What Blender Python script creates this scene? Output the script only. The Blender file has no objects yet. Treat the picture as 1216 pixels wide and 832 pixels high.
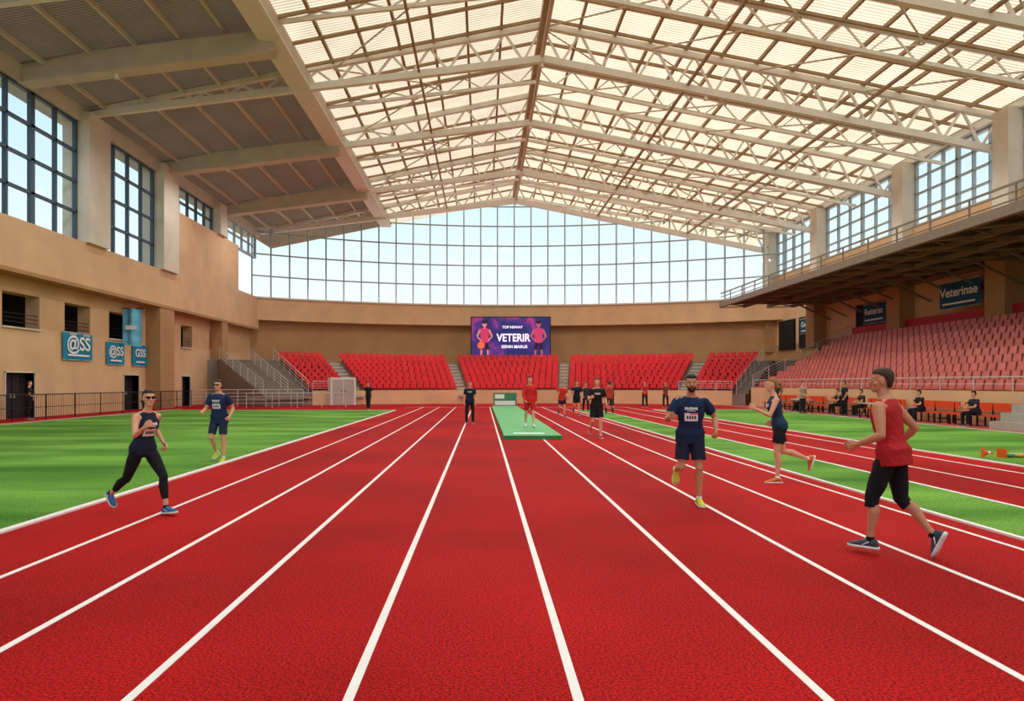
import bpy, math, random
from mathutils import Vector, Matrix, noise
from mathutils.bvhtree import BVHTree
random.seed(7)
D=bpy.data; SC=bpy.context.scene; COL=SC.collection
SC.view_settings.view_transform='Standard'
SC.view_settings.look='None'
def lin(c):
    o=[]
    for v in c[:3]:
        v=v/255.0
        o.append(v/12.92 if v<=0.04045 else ((v+0.055)/1.055)**2.4)
    return (o[0],o[1],o[2],1.0)
# ---------------------------------------------------------------- materials
MATS={}
def mat(name,c,rough=0.6,var=0.0,scale=5.0,bump=0.0,metal=0.0,emit=0.0,spec=0.3,coord='Object',bscale=None):
    if name in MATS: return MATS[name]
    m=D.materials.new(name); m.use_nodes=True; nt=m.node_tree; b=nt.nodes['Principled BSDF']
    col=lin(c)
    b.inputs['Base Color'].default_value=col; b.inputs['Roughness'].default_value=rough
    b.inputs['Metallic'].default_value=metal; b.inputs['Specular IOR Level'].default_value=spec
    if emit>0:
        b.inputs['Emission Color'].default_value=col; b.inputs['Emission Strength'].default_value=emit
    if var>0 or bump>0:
        tc=nt.nodes.new('ShaderNodeTexCoord')
        n=nt.nodes.new('ShaderNodeTexNoise'); n.inputs['Scale'].default_value=scale; n.inputs['Detail'].default_value=5
        nt.links.new(tc.outputs[coord],n.inputs['Vector'])
        if var>0:
            r=nt.nodes.new('ShaderNodeValToRGB')
            r.color_ramp.elements[0].position=0.3; r.color_ramp.elements[1].position=0.7
            r.color_ramp.elements[0].color=tuple(x*(1-var) for x in col[:3])+(1,)
            r.color_ramp.elements[1].color=tuple(min(1,x*(1+var)) for x in col[:3])+(1,)
            nt.links.new(n.outputs['Fac'],r.inputs['Fac']); nt.links.new(r.outputs['Color'],b.inputs['Base Color'])
        if bump>0:
            n2=nt.nodes.new('ShaderNodeTexNoise'); n2.inputs['Scale'].default_value=bscale or scale*4; n2.inputs['Detail'].default_value=3
            nt.links.new(tc.outputs[coord],n2.inputs['Vector'])
            bp=nt.nodes.new('ShaderNodeBump'); bp.inputs['Strength'].default_value=bump; bp.inputs['Distance'].default_value=0.02
            nt.links.new(n2.outputs['Fac'],bp.inputs['Height']); nt.links.new(bp.outputs['Normal'],b.inputs['Normal'])
    MATS[name]=m; return m

def track_mat():
    m=D.materials.new('track_rubber'); m.use_nodes=True; nt=m.node_tree; b=nt.nodes['Principled BSDF']
    tc=nt.nodes.new('ShaderNodeTexCoord')
    n1=nt.nodes.new('ShaderNodeTexNoise'); n1.inputs['Scale'].default_value=0.3; n1.inputs['Detail'].default_value=6
    n2=nt.nodes.new('ShaderNodeTexNoise'); n2.inputs['Scale'].default_value=60; n2.inputs['Detail'].default_value=3
    for n in (n1,n2): nt.links.new(tc.outputs['Object'],n.inputs['Vector'])
    r1=nt.nodes.new('ShaderNodeValToRGB'); r1.color_ramp.elements[0].position=.35; r1.color_ramp.elements[1].position=.65
    r1.color_ramp.elements[0].color=lin((160,13,14)); r1.color_ramp.elements[1].color=lin((194,22,20))
    r2=nt.nodes.new('ShaderNodeValToRGB'); r2.color_ramp.elements[0].position=.38; r2.color_ramp.elements[1].position=.66
    r2.color_ramp.elements[0].color=(.38,.38,.38,1); r2.color_ramp.elements[1].color=(1.4,1.5,1.5,1)
    nt.links.new(n1.outputs['Fac'],r1.inputs['Fac']); nt.links.new(n2.outputs['Fac'],r2.inputs['Fac'])
    mx=nt.nodes.new('ShaderNodeMix'); mx.data_type='RGBA'; mx.blend_type='MULTIPLY'; mx.inputs[0].default_value=1
    nt.links.new(r1.outputs['Color'],mx.inputs[6]); nt.links.new(r2.outputs['Color'],mx.inputs[7])
    nt.links.new(mx.outputs[2],b.inputs['Base Color'])
    bp=nt.nodes.new('ShaderNodeBump'); bp.inputs['Strength'].default_value=.6; bp.inputs['Distance'].default_value=.004
    nt.links.new(n2.outputs['Fac'],bp.inputs['Height']); nt.links.new(bp.outputs['Normal'],b.inputs['Normal'])
    b.inputs['Roughness'].default_value=.8; b.inputs['Specular IOR Level'].default_value=.1
    return m
def grass_mat():
    m=D.materials.new('turf'); m.use_nodes=True; nt=m.node_tree; b=nt.nodes['Principled BSDF']
    tc=nt.nodes.new('ShaderNodeTexCoord')
    mp1=nt.nodes.new('ShaderNodeMapping'); mp1.inputs['Scale'].default_value=(.5,1.6,1)
    n1=nt.nodes.new('ShaderNodeTexNoise'); n1.inputs['Scale'].default_value=.35; n1.inputs['Detail'].default_value=5
    mp=nt.nodes.new('ShaderNodeMapping'); mp.inputs['Scale'].default_value=(60,22,1)
    n2=nt.nodes.new('ShaderNodeTexNoise'); n2.inputs['Scale'].default_value=1; n2.inputs['Detail'].default_value=4
    nt.links.new(tc.outputs['Object'],mp1.inputs['Vector']); nt.links.new(mp1.outputs['Vector'],n1.inputs['Vector']); nt.links.new(tc.outputs['Object'],mp.inputs['Vector']); nt.links.new(mp.outputs['Vector'],n2.inputs['Vector'])
    r1=nt.nodes.new('ShaderNodeValToRGB'); r1.color_ramp.elements[0].position=.35; r1.color_ramp.elements[1].position=.65
    r1.color_ramp.elements[0].color=lin((68,126,36)); r1.color_ramp.elements[1].color=lin((130,184,78))
    r2=nt.nodes.new('ShaderNodeValToRGB'); r2.color_ramp.elements[0].position=.3; r2.color_ramp.elements[1].position=.7
    r2.color_ramp.elements[0].color=(.4,.45,.35,1); r2.color_ramp.elements[1].color=(1.25,1.25,1.1,1)
    nt.links.new(n1.outputs['Fac'],r1.inputs['Fac']); nt.links.new(n2.outputs['Fac'],r2.inputs['Fac'])
    mx=nt.nodes.new('ShaderNodeMix'); mx.data_type='RGBA'; mx.blend_type='MULTIPLY'; mx.inputs[0].default_value=1
    nt.links.new(r1.outputs['Color'],mx.inputs[6]); nt.links.new(r2.outputs['Color'],mx.inputs[7]); nt.links.new(mx.outputs[2],b.inputs['Base Color'])
    bp=nt.nodes.new('ShaderNodeBump'); bp.inputs['Strength'].default_value=.6; bp.inputs['Distance'].default_value=.02
    nt.links.new(n2.outputs['Fac'],bp.inputs['Height']); nt.links.new(bp.outputs['Normal'],b.inputs['Normal'])
    b.inputs['Roughness'].default_value=.85; b.inputs['Specular IOR Level'].default_value=.15
    return m
def deck_mat(name,c1,c2,trans,ribs=9.0):
    m=D.materials.new(name); m.use_nodes=True; nt=m.node_tree; nt.nodes.clear()
    out=nt.nodes.new('ShaderNodeOutputMaterial'); tc=nt.nodes.new('ShaderNodeTexCoord')
    w=nt.nodes.new('ShaderNodeTexWave'); w.bands_direction='Y'; w.inputs['Scale'].default_value=ribs/6.28*1.0; w.inputs['Distortion'].default_value=0
    nt.links.new(tc.outputs['Object'],w.inputs['Vector'])
    n=nt.nodes.new('ShaderNodeTexNoise'); n.inputs['Scale'].default_value=.5; n.inputs['Detail'].default_value=4
    nt.links.new(tc.outputs['Object'],n.inputs['Vector'])
    a=nt.nodes.new('ShaderNodeMath'); a.operation='MULTIPLY_ADD'; a.inputs[1].default_value=.55
    nt.links.new(w.outputs['Fac'],a.inputs[0]); 
    s=nt.nodes.new('ShaderNodeMath'); s.operation='MULTIPLY'; s.inputs[1].default_value=.5
    nt.links.new(n.outputs['Fac'],s.inputs[0]); nt.links.new(s.outputs[0],a.inputs[2])
    r=nt.nodes.new('ShaderNodeValToRGB'); r.color_ramp.elements[0].position=.15; r.color_ramp.elements[1].position=.7
    r.color_ramp.elements[0].color=lin(c1); r.color_ramp.elements[1].color=lin(c2)
    nt.links.new(a.outputs[0],r.inputs['Fac'])
    d=nt.nodes.new('ShaderNodeBsdfDiffuse'); t=nt.nodes.new('ShaderNodeBsdfTranslucent'); mx=nt.nodes.new('ShaderNodeMixShader'); mx.inputs[0].default_value=trans
    bp=nt.nodes.new('ShaderNodeBump'); bp.inputs['Strength'].default_value=.5; bp.inputs['Distance'].default_value=.05
    nt.links.new(w.outputs['Fac'],bp.inputs['Height']); nt.links.new(bp.outputs['Normal'],d.inputs['Normal'])
    nt.links.new(r.outputs['Color'],d.inputs['Color']); nt.links.new(r.outputs['Color'],t.inputs['Color'])
    nt.links.new(d.outputs[0],mx.inputs[1]); nt.links.new(t.outputs[0],mx.inputs[2]); nt.links.new(mx.outputs[0],out.inputs[0])
    return m
def glass_mat():
    m=D.materials.new('window_glass'); m.use_nodes=True; nt=m.node_tree; nt.nodes.clear()
    out=nt.nodes.new('ShaderNodeOutputMaterial'); t=nt.nodes.new('ShaderNodeBsdfTransparent'); g=nt.nodes.new('ShaderNodeBsdfGlossy')
    t.inputs['Color'].default_value=(.92,.97,.98,1); g.inputs['Roughness'].default_value=.05
    mx=nt.nodes.new('ShaderNodeMixShader'); mx.inputs[0].default_value=.06
    nt.links.new(t.outputs[0],mx.inputs[1]); nt.links.new(g.outputs[0],mx.inputs[2]); nt.links.new(mx.outputs[0],out.inputs[0])
    return m
TRACK=track_mat(); GRASS=grass_mat(); GLASS=glass_mat()
DECK=deck_mat('translucent_roof_sheet',(176,154,128),(228,210,184),.55)
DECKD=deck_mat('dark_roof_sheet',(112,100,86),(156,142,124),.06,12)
WHITE=mat('line_paint',(238,234,230),.6,.04,8)
STEEL=mat('cream_painted_steel',(240,238,232),.45,.04,2)
TAN=mat('tan_plaster',(220,180,138),.8,.09,.6,.2)
TAND=mat('tan_plaster_dark',(180,138,96),.8,.10,.6,.15)
BEAMC=mat('tan_beam_paint',(212,202,186),.6,.08,1.0)
PURL=mat('purlin_brown',(170,142,112),.6,.08,2)
COLM=mat('column_plaster',(220,208,190),.75,.07,.8,.1)
FRD=mat('window_frame_dark',(70,88,104),.4)
FRL=mat('window_frame_light',(168,180,186),.4)
CONC=mat('concrete_step',(138,124,112),.85,.08,2,.2)
CONCL=mat('concrete_light',(176,168,158),.85,.08,2,.2)
REDS=mat('red_seat_plastic',(206,22,34),.4,.15,1.5)
PINKS=mat('pale_red_seat_plastic',(206,112,102),.45,.18,2)  # paler, pinker red than the back-stand seats
REDM=mat('red_barrier_paint',(196,40,38),.5)
CAN=mat('canopy_steel',(134,118,100),.55,.08,3)
CAND=mat('canopy_sheet_dark',(84,70,58),.7,.08,3)
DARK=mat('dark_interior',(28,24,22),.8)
BLACKM=mat('black_metal',(22,22,24),.4)
RAILM=mat('pale_rail_metal',(200,196,190),.4)
DOORM=mat('dark_door',(44,42,44),.5)
ORNG=mat('orange_bench_plastic',(222,78,38),.45)
TEAL=mat('teal_banner_cloth',(24,136,176),.7,.05,3)
NAVYB=mat('navy_banner_cloth',(24,82,116),.7,.1,3)
LBLUE=mat('light_blue_flag_cloth',(120,196,232),.7,.25,2)
TXTW=mat('white_print',(240,240,240),.6)
# ---------------------------------------------------------------- mesh builder
class MB:
    def __init__(s): s.v=[]; s.f=[]; s.m=[]; s.mats=[]
    def mi(s,m):
        if m is None: return 0
        if m not in s.mats: s.mats.append(m)
        return s.mats.index(m)
    def add(s,vs,fs,m=None):
        b=len(s.v); s.v+= [tuple(v) for v in vs]; k=s.mi(m)
        for f in fs: s.f.append([b+i for i in f]); s.m.append(k)
    def box(s,x0,y0,z0,x1,y1,z1,m=None):
        s.add([(x0,y0,z0),(x1,y0,z0),(x1,y1,z0),(x0,y1,z0),(x0,y0,z1),(x1,y0,z1),(x1,y1,z1),(x0,y1,z1)],
              [(0,3,2,1),(4,5,6,7),(0,1,5,4),(1,2,6,5),(2,3,7,6),(3,0,4,7)],m)
    def beam(s,p,q,w,h,m=None,up=(0,0,1)):
        p=Vector(p);q=Vector(q);d=(q-p).normalized();u=Vector(up)
        r=d.cross(u)
        if r.length<1e-4: r=d.cross(Vector((1,0,0)))
        r.normalize(); u=r.cross(d).normalized()
        vs=[]
        for c in (p,q):
            for a,b in ((-1,-1),(1,-1),(1,1),(-1,1)): vs.append(c+r*(a*w/2)+u*(b*h/2))
        s.add(vs,[(0,1,2,3),(7,6,5,4),(0,4,5,1),(1,5,6,2),(2,6,7,3),(3,7,4,0)],m)
    def tube(s,p,q,r,m=None,n=8,r2=None):
        p=Vector(p);q=Vector(q);d=(q-p).normalized();r2=r if r2 is None else r2
        a=d.orthogonal().normalized();b=d.cross(a);vs=[]
        for c,rr in((p,r),(q,r2)):
            for i in range(n):
                t=2*math.pi*i/n; vs.append(c+a*(math.cos(t)*rr)+b*(math.sin(t)*rr))
        fs=[(i,(i+1)%n,n+(i+1)%n,n+i) for i in range(n)]
        fs.append(tuple(range(n-1,-1,-1)));fs.append(tuple(range(n,2*n)))
        s.add(vs,fs,m)
    def loft(s,rings,m=None):
        n=len(rings[0]); vs=[p for r in rings for p in r]; fs=[]
        for k in range(len(rings)-1):
            for i in range(n):
                j=(i+1)%n; fs.append((k*n+i,k*n+j,(k+1)*n+j,(k+1)*n+i))
        fs.append(tuple(range(n-1,-1,-1))); L=(len(rings)-1)*n; fs.append(tuple(range(L,L+n)))
        s.add(vs,fs,m)
    def ell(s,c,R,F,U,rx,ry,rz,m=None,nu=12,nv=8):
        c=Vector(c);vs=[];fs=[]
        vs.append(c+U*rz)
        for j in range(1,nv):
            ph=math.pi*j/nv
            for i in range(nu):
                th=2*math.pi*i/nu
                vs.append(c+R*(rx*math.sin(ph)*math.cos(th))+F*(ry*math.sin(ph)*math.sin(th))+U*(rz*math.cos(ph)))
        vs.append(c-U*rz)
        for i in range(nu): fs.append((0,1+i,1+(i+1)%nu))
        for j in range(nv-2):
            for i in range(nu):
                a=1+j*nu+i;b=1+j*nu+(i+1)%nu; fs.append((a,a+nu,b+nu,b))
        L=len(vs)-1;o=1+(nv-2)*nu
        for i in range(nu): fs.append((L,o+(i+1)%nu,o+i))
        s.add(vs,fs,m)
    def obj(s,name,smooth=False,parent=None,loc=None):
        me=D.meshes.new(name+'_mesh'); me.from_pydata(s.v,[],s.f)
        for m in s.mats: me.materials.append(m)
        if s.mats: me.polygons.foreach_set('material_index',s.m)
        if smooth: me.polygons.foreach_set('use_smooth',[True]*len(s.f))
        me.update(); o=D.objects.new(name,me); COL.objects.link(o)
        if parent: o.parent=parent
        if loc: o.location=loc
        return o
# ---------------------------------------------------------------- people
def limb(mb,pts,rad,n=12,flat=False):
    P=[Vector(p) for p in pts]
    for i in range(len(P)-1):
        d=(P[i+1]-P[i]).normalized(); a=d.orthogonal().normalized(); b=d.cross(a)
        rings=[]
        for c,r in((P[i],rad[i]),(P[i+1],rad[i+1])):
            rings.append([c+a*(math.cos(2*math.pi*k/n)*r)+b*(math.sin(2*math.pi*k/n)*r) for k in range(n)])
        mb.loft(rings)
    X=Vector((1,0,0));Y=Vector((0,1,0));Z=Vector((0,0,1))
    for p,r in list(zip(P,rad))[:(-1 if flat else None)]: mb.ell(p,X,Y,Z,r,r,r)
def remesh(mb,voxel,it=3,wob=0.0,seed=0):
    me=D.meshes.new('tmp'); me.from_pydata(mb.v,[],mb.f); o=D.objects.new('tmp',me); COL.objects.link(o)
    r=o.modifiers.new('r','REMESH'); r.mode='VOXEL'; r.voxel_size=voxel
    sm=o.modifiers.new('s','SMOOTH'); sm.factor=.5; sm.iterations=it
    dg=bpy.context.evaluated_depsgraph_get(); e=o.evaluated_get(dg); m2=e.to_mesh()
    vs=[v.co.copy() for v in m2.vertices]; ns=[v.normal.copy() for v in m2.vertices]; fs=[tuple(p.vertices) for p in m2.polygons]
    e.to_mesh_clear(); D.objects.remove(o); D.meshes.remove(me)
    if wob>0:
        for i,v in enumerate(vs):
            q=Vector((v.x*9+seed,v.y*9,v.z*5)); f=noise.noise(q)+.5*noise.noise(q*2.3)
            q2=Vector((v.x*20+seed+v.z*14,v.y*20,v.z*9)); f+=.55*(abs(noise.noise(q2))*2-.4)
            vs[i]=v+ns[i]*(f*wob)
    return vs,fs
def rad(a): return math.radians(a)
def cloth(name,c): return mat('cloth_'+name,c,.85,.14,9,.25,bscale=60)
SKIN={'light':mat('skin_light',(222,166,134),.5,.06,9),'tan':mat('skin_tan',(196,138,104),.5,.06,9),'dark':mat('skin_brown',(140,92,66),.5,.04,6)}
HAIR={'brown':mat('hair_brown',(62,42,30),.6,.3,40,.5),'black':mat('hair_black',(28,22,20),.6,.3,40,.5),'blond':mat('hair_blond',(150,106,62),.6,.3,40,.5)}
LIP=mat('lips',(176,98,88),.5); EYEW=mat('eye_white',(225,218,212),.3); EYED=mat('eye_iris',(40,28,20),.2)
SOLE=mat('shoe_sole_white',(232,230,226),.6)
def person(name,x,y,yaw,H=1.75,lean=6,twist=0,head=(0,0),legL=(0,0,0,3),legR=(0,0,0,3),armL=(0,10,8,0),armR=(0,10,8,0),
           top=('tee',(28,38,60)),bottom=('shorts',(24,26,34),.6),shoes=(60,90,150),skin='light',hair='brown',hairstyle='short',
           female=False,beard=False,glasses=False,printf='text',printb=None,voxel=.010,fist=True,z=0.0,grip=None):
    S=SKIN[skin]; HM=HAIR[hair]; out=MB()
    tn=cloth('%d_%d_%d'%top[1],top[1]); bn=cloth('%d_%d_%d'%bottom[1],bottom[1]); sn=mat('shoe_%d_%d_%d'%shoes,shoes,.6)
    L=rad(lean); TW=rad(twist)
    U=Vector((0,math.sin(L),math.cos(L))); F0=Vector((0,math.cos(L),-math.sin(L))); R0=Vector((1,0,0))
    pel=Vector((0,0,.90))
    fw=.9 if female else 1.0
    def tor(h,dx=0,dy=0):
        t=TW*max(0,min(1,h/.45)); R=R0*math.cos(t)+F0*math.sin(t); F=F0*math.cos(t)-R0*math.sin(t)
        return pel+U*h+R*dx+F*dy,R,F
    TR=[(-.09,.09,.075,0),(-.03,.152,.098,-.006),(.04,.156,.104,-.008),(.10,.144,.096,-.004),(.17,.132,.090,0),(.25,.146,.098,.004),(.33,.168,.112,.008),(.40,.180,.114,.004),(.45,.170,.098,-.004),(.485,.125,.075,-.008),(.515,.078,.062,-.010),(.55,.058,.056,-.004)]
    if female: TR=[(h,w*(1.0 if h<.12 else (.84 if h<.3 else .85)),d*(1.0 if h<.12 else .88)+(.016 if .28<h<.36 else 0),o+(.012 if .28<h<.36 else 0)) for h,w,d,o in TR]
    def tring(h,w,d,o,n=20):
        c,R,F=tor(h,0,o); r=[]
        for k in range(n):
            t=2*math.pi*k/n; cs,sn_=math.cos(t),math.sin(t)
            r.append(c+R*(w*math.copysign(abs(cs)**.85,cs))+F*(d*math.copysign(abs(sn_)**.9,sn_)))
        return r
    body=MB(); body.loft([tring(*t) for t in TR])
    hy=rad(head[0])+TW*.3; hp=rad(head[1])-L*.4
    M=Matrix.Rotation(hy,3,'Z')@Matrix.Rotation(hp,3,'X')
    HR=M@Vector((1,0,0)); HF=M@Vector((0,1,0)); HU=M@Vector((0,0,1))
    hb,_,_=tor(.53); hc=hb+U*.068+HU*.100+HF*.014
    limb(body,[tor(.48)[0],hb,hb+U*.07+HF*.01],[.066*fw,.056*fw,.054*fw])
    for s in(-1,1): 
        c,R,F=tor(.49,s*.065,-.016); body.ell(c,R,F,U,.075*fw,.035,.03)
    hs=.91 if female else .945
    def hp_(a,b,c): return hc+HR*(a*hs)+HF*(b*hs)+HU*(c*hs)
    def hring(z_,w,yf,yb,n=20):
        cy=(yf+yb)/2; dy=(yf-yb)/2; r=[]
        for k in range(n):
            t=2*math.pi*k/n; r.append(hp_(w*math.cos(t),cy+dy*math.sin(t),z_))
        return r
    HP=[(-.118,.020,.080,.035),(-.102,.038,.092,-.005),(-.078,.054,.094,-.040),(-.045,.062,.089,-.068),(-.01,.068,.088,-.088),(.025,.073,.090,-.097),(.06,.073,.087,-.098),(.09,.062,.070,-.085),(.110,.042,.045,-.06),(.122,.015,.010,-.025)]
    body.loft([hring(*h) for h in HP])
    limb(body,[hp_(0,.084,.022),hp_(0,.098,-.005),hp_(0,.108,-.026)],[.008,.010,.0135],8)
    body.ell(hp_(0,.086,-.088),HR,HF,HU,.02,.014,.014); 
    for s in (-1,1):
        body.ell(hp_(s*.076,.008,-.008),(HR*.9+HF*(-s*.3)).normalized(),HF,HU,.011,.020,.033)
        body.ell(hp_(s*.032,.083,.031),HR,HF,HU,.022,.010,.008)
        body.ell(hp_(s*.045,.062,-.03),HR,HF,HU,.020,.022,.022)
    feet=[]; legs={}
    for s,lg in((-1,legL),(1,legR)):
        f,k,fp,ab=[rad(a) for a in lg]
        hip=pel+Vector((s*.088,0,-.02))
        d1=Vector((s*math.sin(ab),math.sin(f)*math.cos(ab),-math.cos(f)*math.cos(ab)))
        d2=Vector((s*math.sin(ab)*.25,math.sin(f-k),-math.cos(f-k))).normalized()
        kn=hip+d1*.42; an=kn+d2*.42
        legs[s]=(hip,kn,an,d1,d2)
        bk=Vector((0,-math.cos(f-k),-math.sin(f-k)))
        limb(body,[hip,hip+d1*.14,hip+d1*.30,kn-d1*.03,kn],[.080,.081,.064,.050,.050])
        body.ell(kn-bk*.012,R0,F0,U,.036,.040,.042)
        limb(body,[kn,kn+d2*.07+bk*.014,kn+d2*.14+bk*.020,kn+d2*.22+bk*.012,kn+d2*.33,an],[.048,.050,.054,.045,.033,.034])
        body.ell(hip+Vector((0,-.035,.0)),R0,F0,U,.072,.068,.085)
        toe=Vector((s*.10,math.cos(fp),math.sin(fp))).normalized(); fu=(Vector((0,-math.sin(fp),math.cos(fp)))).normalized(); fr=toe.cross(fu).normalized()
        feet.append((an,toe,fu,fr))
    arms={}
    for s,am in((-1,armL),(1,armR)):
        f,e,ab,inw=am; f=rad(f);e=rad(e);ab=rad(ab)
        sh,R,F=tor(.445,s*(.176 if not female else .150),-.004)
        d1=Vector((s*math.sin(ab),math.sin(f)*math.cos(ab),-math.cos(f)*math.cos(ab)))
        d2=Vector((-s*inw+s*math.sin(ab)*.4,math.sin(f+e),-math.cos(f+e))).normalized()
        d1=(R*d1.x+Vector((0,0,1))*d1.z+Vector((F.x,F.y,0))*d1.y).normalized(); d2=(R*d2.x+Vector((0,0,1))*d2.z+Vector((F.x,F.y,0))*d2.y).normalized()
        el=sh+d1*.285; wr=el+d2*.245; k=.84 if female else 1.0
        limb(body,[sh,sh+d1*.07,sh+d1*.15,sh+d1*.22,el],[.058*k,.056*k,.050*k,.042*k,.036*k])
        limb(body,[el,el+d2*.06,el+d2*.15,wr],[.037*k,.043*k,.034*k,.025*k])
        body.ell(sh-R*(s*.03),R,F,U,.06*k,.055*k,.055*k)
        arms[s]=(sh,el,wr,d1,d2,R,F)
        inward=R*(-s); nrm=(inward-d2*inward.dot(d2)).normalized(); th=d2.cross(nrm).normalized()*s
        pr=[]
        for t,w,hh in((-.01,.024,.020),(.02,.034,.017),(.055,.041,.016),(.085,.040,.013)):
            c=wr+d2*t; pr.append([c+th*(w*math.cos(2*math.pi*q/12))+nrm*(hh*math.sin(2*math.pi*q/12)) for q in range(12)])
        body.loft(pr)
        angs=(45,105,160) if fist else (18,42,62)
        for q,(off,ln) in enumerate(((.029,.92),(.010,1.0),(-.010,.94),(-.028,.74))):
            p=wr+d2*.078+th*off; pts=[p]; 
            for sl,a in zip((.042,.027,.021),angs):
                a=rad(a+q*4); p=p+(d2*math.cos(a)+nrm*math.sin(a))*(sl*ln); pts.append(p)
            t=MB(); limb(t,pts,[.0095,.009,.0085,.0075],7); out.add(t.v,t.f,S)
        p=wr+d2*.028+th*.028; t=MB()
        limb(t,[p,p+d2*.028+th*.020+nrm*.010,p+d2*.058+th*.024+nrm*.024,p+d2*.080+th*.014+nrm*.034],[.013,.0115,.010,.008],7); out.add(t.v,t.f,S)
    vs,fs=remesh(body,voxel*.85,2); out.add(vs,fs,S)
    hr=MB()
    if hairstyle!='bald':
        HH=[(-.070,.050,-.050,-.085),(-.045,.067,-.030,-.098),(0,.077,-.012,-.106),(.032,.079,.014,-.110),(.058,.079,.060,-.110),(.078,.076,.086,-.105),(.10,.066,.080,-.093),(.120,.046,.052,-.068),(.131,.018,.018,-.03)]
        hr.loft([hring(*h) for h in HH])
        if hairstyle in('pony','bun'):
            hr.ell(hp_(0,-.105,.03),HR,HF,HU,.030,.035,.032)
        if hairstyle=='pony':
            limb(hr,[hp_(0,-.12,.03),hp_(.01,-.165,.01),hp_(.015,-.19,-.05),hp_(.01,-.19,-.12),hp_(.0,-.17,-.17)],[.020,.026,.028,.020,.008],8)
        v2,f2=remesh(hr,voxel*.8,1,.007,3); out.add(v2,f2,HM)
    if beard:
        b=MB(); BR=[(-.124,.022,.086,.03),(-.104,.042,.098,.0),(-.080,.058,.0985,.0),(-.062,.064,.091,.0),(-.045,.068,.070,.0)]
        b.loft([hring(*h) for h in BR]); out.add(b.v,b.f,HM)
        b=MB(); b.ell(hp_(0,.094,-.047),HR,HF,HU,.028,.009,.006); out.add(b.v,b.f,HM)
    b=MB(); b.ell(hp_(0,.092,-.064),HR,HF,HU,.020,.009,.0035); b.ell(hp_(0,.091,-.069),HR,HF,HU,.016,.009,.004); out.add(b.v,b.f,LIP)
    for s in(-1,1):
        b=MB(); b.ell(hp_(s*.031,.082,.010),HR,HF,HU,.013,.011,.006); out.add(b.v,b.f,EYEW)
        b=MB(); b.ell(hp_(s*.031,.089,.010),HR,HF,HU,.006,.006,.006); out.add(b.v,b.f,EYED)
        b=MB(); b.ell(hp_(s*.033,.088,.029),HR,HF,HU,.020,.006,.0035); out.add(b.v,b.f,HM)
        if glasses:
            b=MB(); b.ell(hp_(s*.034,.098,.010),HR,HF,HU,.030,.006,.019); b.beam(hp_(s*.055,.09,.014),hp_(s*.084,.0,.006),.004,.006); out.add(b.v,b.f,BLACKM)
    if glasses:
        b=MB(); b.beam(hp_(-.01,.104,.014),hp_(.01,.104,.014),.004,.004); out.add(b.v,b.f,BLACKM)
    # top
    tp=MB(); jack=top[0] in('jacket','long')
    lo=-.05 if female else -.115
    RG=[]
    for h,w,d,o in TR:
        if h<-.05 or h>.52: continue
        a=.012 if h>.3 else (.020 if h>.08 else .018)
        if female: a=.009
        if jack: a+=.010
        if h>=.5: a=.008
        if top[0]=='tank' and h>.44: a=.010 if h<.46 else .006
        ww=w
        if top[0]=='tank' and h>.44 and h<.46: ww=w*.84
        if h<.06 and not female: RG.append((h,ww+a+.020,d+a+.018,o-.008)); continue
        if h<.06: RG.append((h,ww+a+.014,d+a+.012,o-.006)); continue
        RG.append((h,ww+a,d+a,o))
    h0=RG[0]; RG.insert(0,(lo,h0[1]+.003,h0[2]+.002,h0[3]))
    tp.loft([tring(*r) for r in RG])
    for s in(-1,1):
        sh,el,wr,d1,d2,R,F=arms[s]; k=.86 if female else 1.0
        if top[0]=='tee':
            limb(tp,[sh-R*(s*.03)-U*.006,sh-U*.004,sh+d1*.08,sh+d1*.18],[.062*k,.066*k,.068*k,.068*k],14,True)
        elif jack:
            limb(tp,[sh-R*(s*.03),sh,sh+d1*.14,el],[.068,.070,.062,.056]); limb(tp,[el,el+d2*.12,wr-d2*.01],[.055,.050,.040],12,True)
        else:
            limb(tp,[sh-R*(s*.07)+U*.028,sh-R*(s*.045)+U*.010],[.044*k,.044*k])
    vt,ft=remesh(tp,voxel,2,.007 if not female else .004,x*3.1); out.add(vt,ft,tn)
    # bottom
    bt=MB(); kind,_,ln=bottom; ad=.008 if kind!='leggings' else .006
    bt.loft([tring(h,w+ad,d+ad,o) for h,w,d,o in TR if h<.12])
    for s in(-1,1):
        hip,kn,an,d1,d2=legs[s]
        if kind=='shorts':
            if ln>.95:
                limb(bt,[hip,hip+d1*.12,hip+d1*.30,kn],[.086,.092,.080,.066]); limb(bt,[kn,kn+d2*.10],[.064,.062],12,True)
            else: limb(bt,[hip,hip+d1*.10,hip+d1*(.42*ln)],[.086,.094,.096 if ln<.8 else .084],14,True)
            bt.ell(hip+Vector((0,-.035,.0)),R0,F0,U,.078,.074,.092)
        elif kind=='leggings':
            limb(bt,[hip,hip+d1*.14,hip+d1*.30,kn],[.086,.087,.070,.056]); e=kn+d2*(.42*ln)
            bk=Vector((0,d2.z,-d2.y)); bt.ell(hip+Vector((0,-.035,.0)),R0,F0,U,.078,.074,.091)
            limb(bt,[kn,kn+d2*.07+bk*.014,kn+d2*.14+bk*.02,kn+d2*.22+bk*.012,e],[.055,.056,.060,.052,.042],12,True)
        elif kind=='pants':
            limb(bt,[hip,hip+d1*.14,hip+d1*.30,kn],[.088,.092,.082,.072]); limb(bt,[kn,kn+d2*.2,kn+d2*.40],[.071,.064,.056],12,True)
            bt.ell(hip+Vector((0,-.035,.0)),R0,F0,U,.078,.074,.092)
    vb,fb=remesh(bt,voxel,2,.004 if kind!='leggings' else 0,x*1.7+5); out.add(vb,fb,bn)
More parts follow.
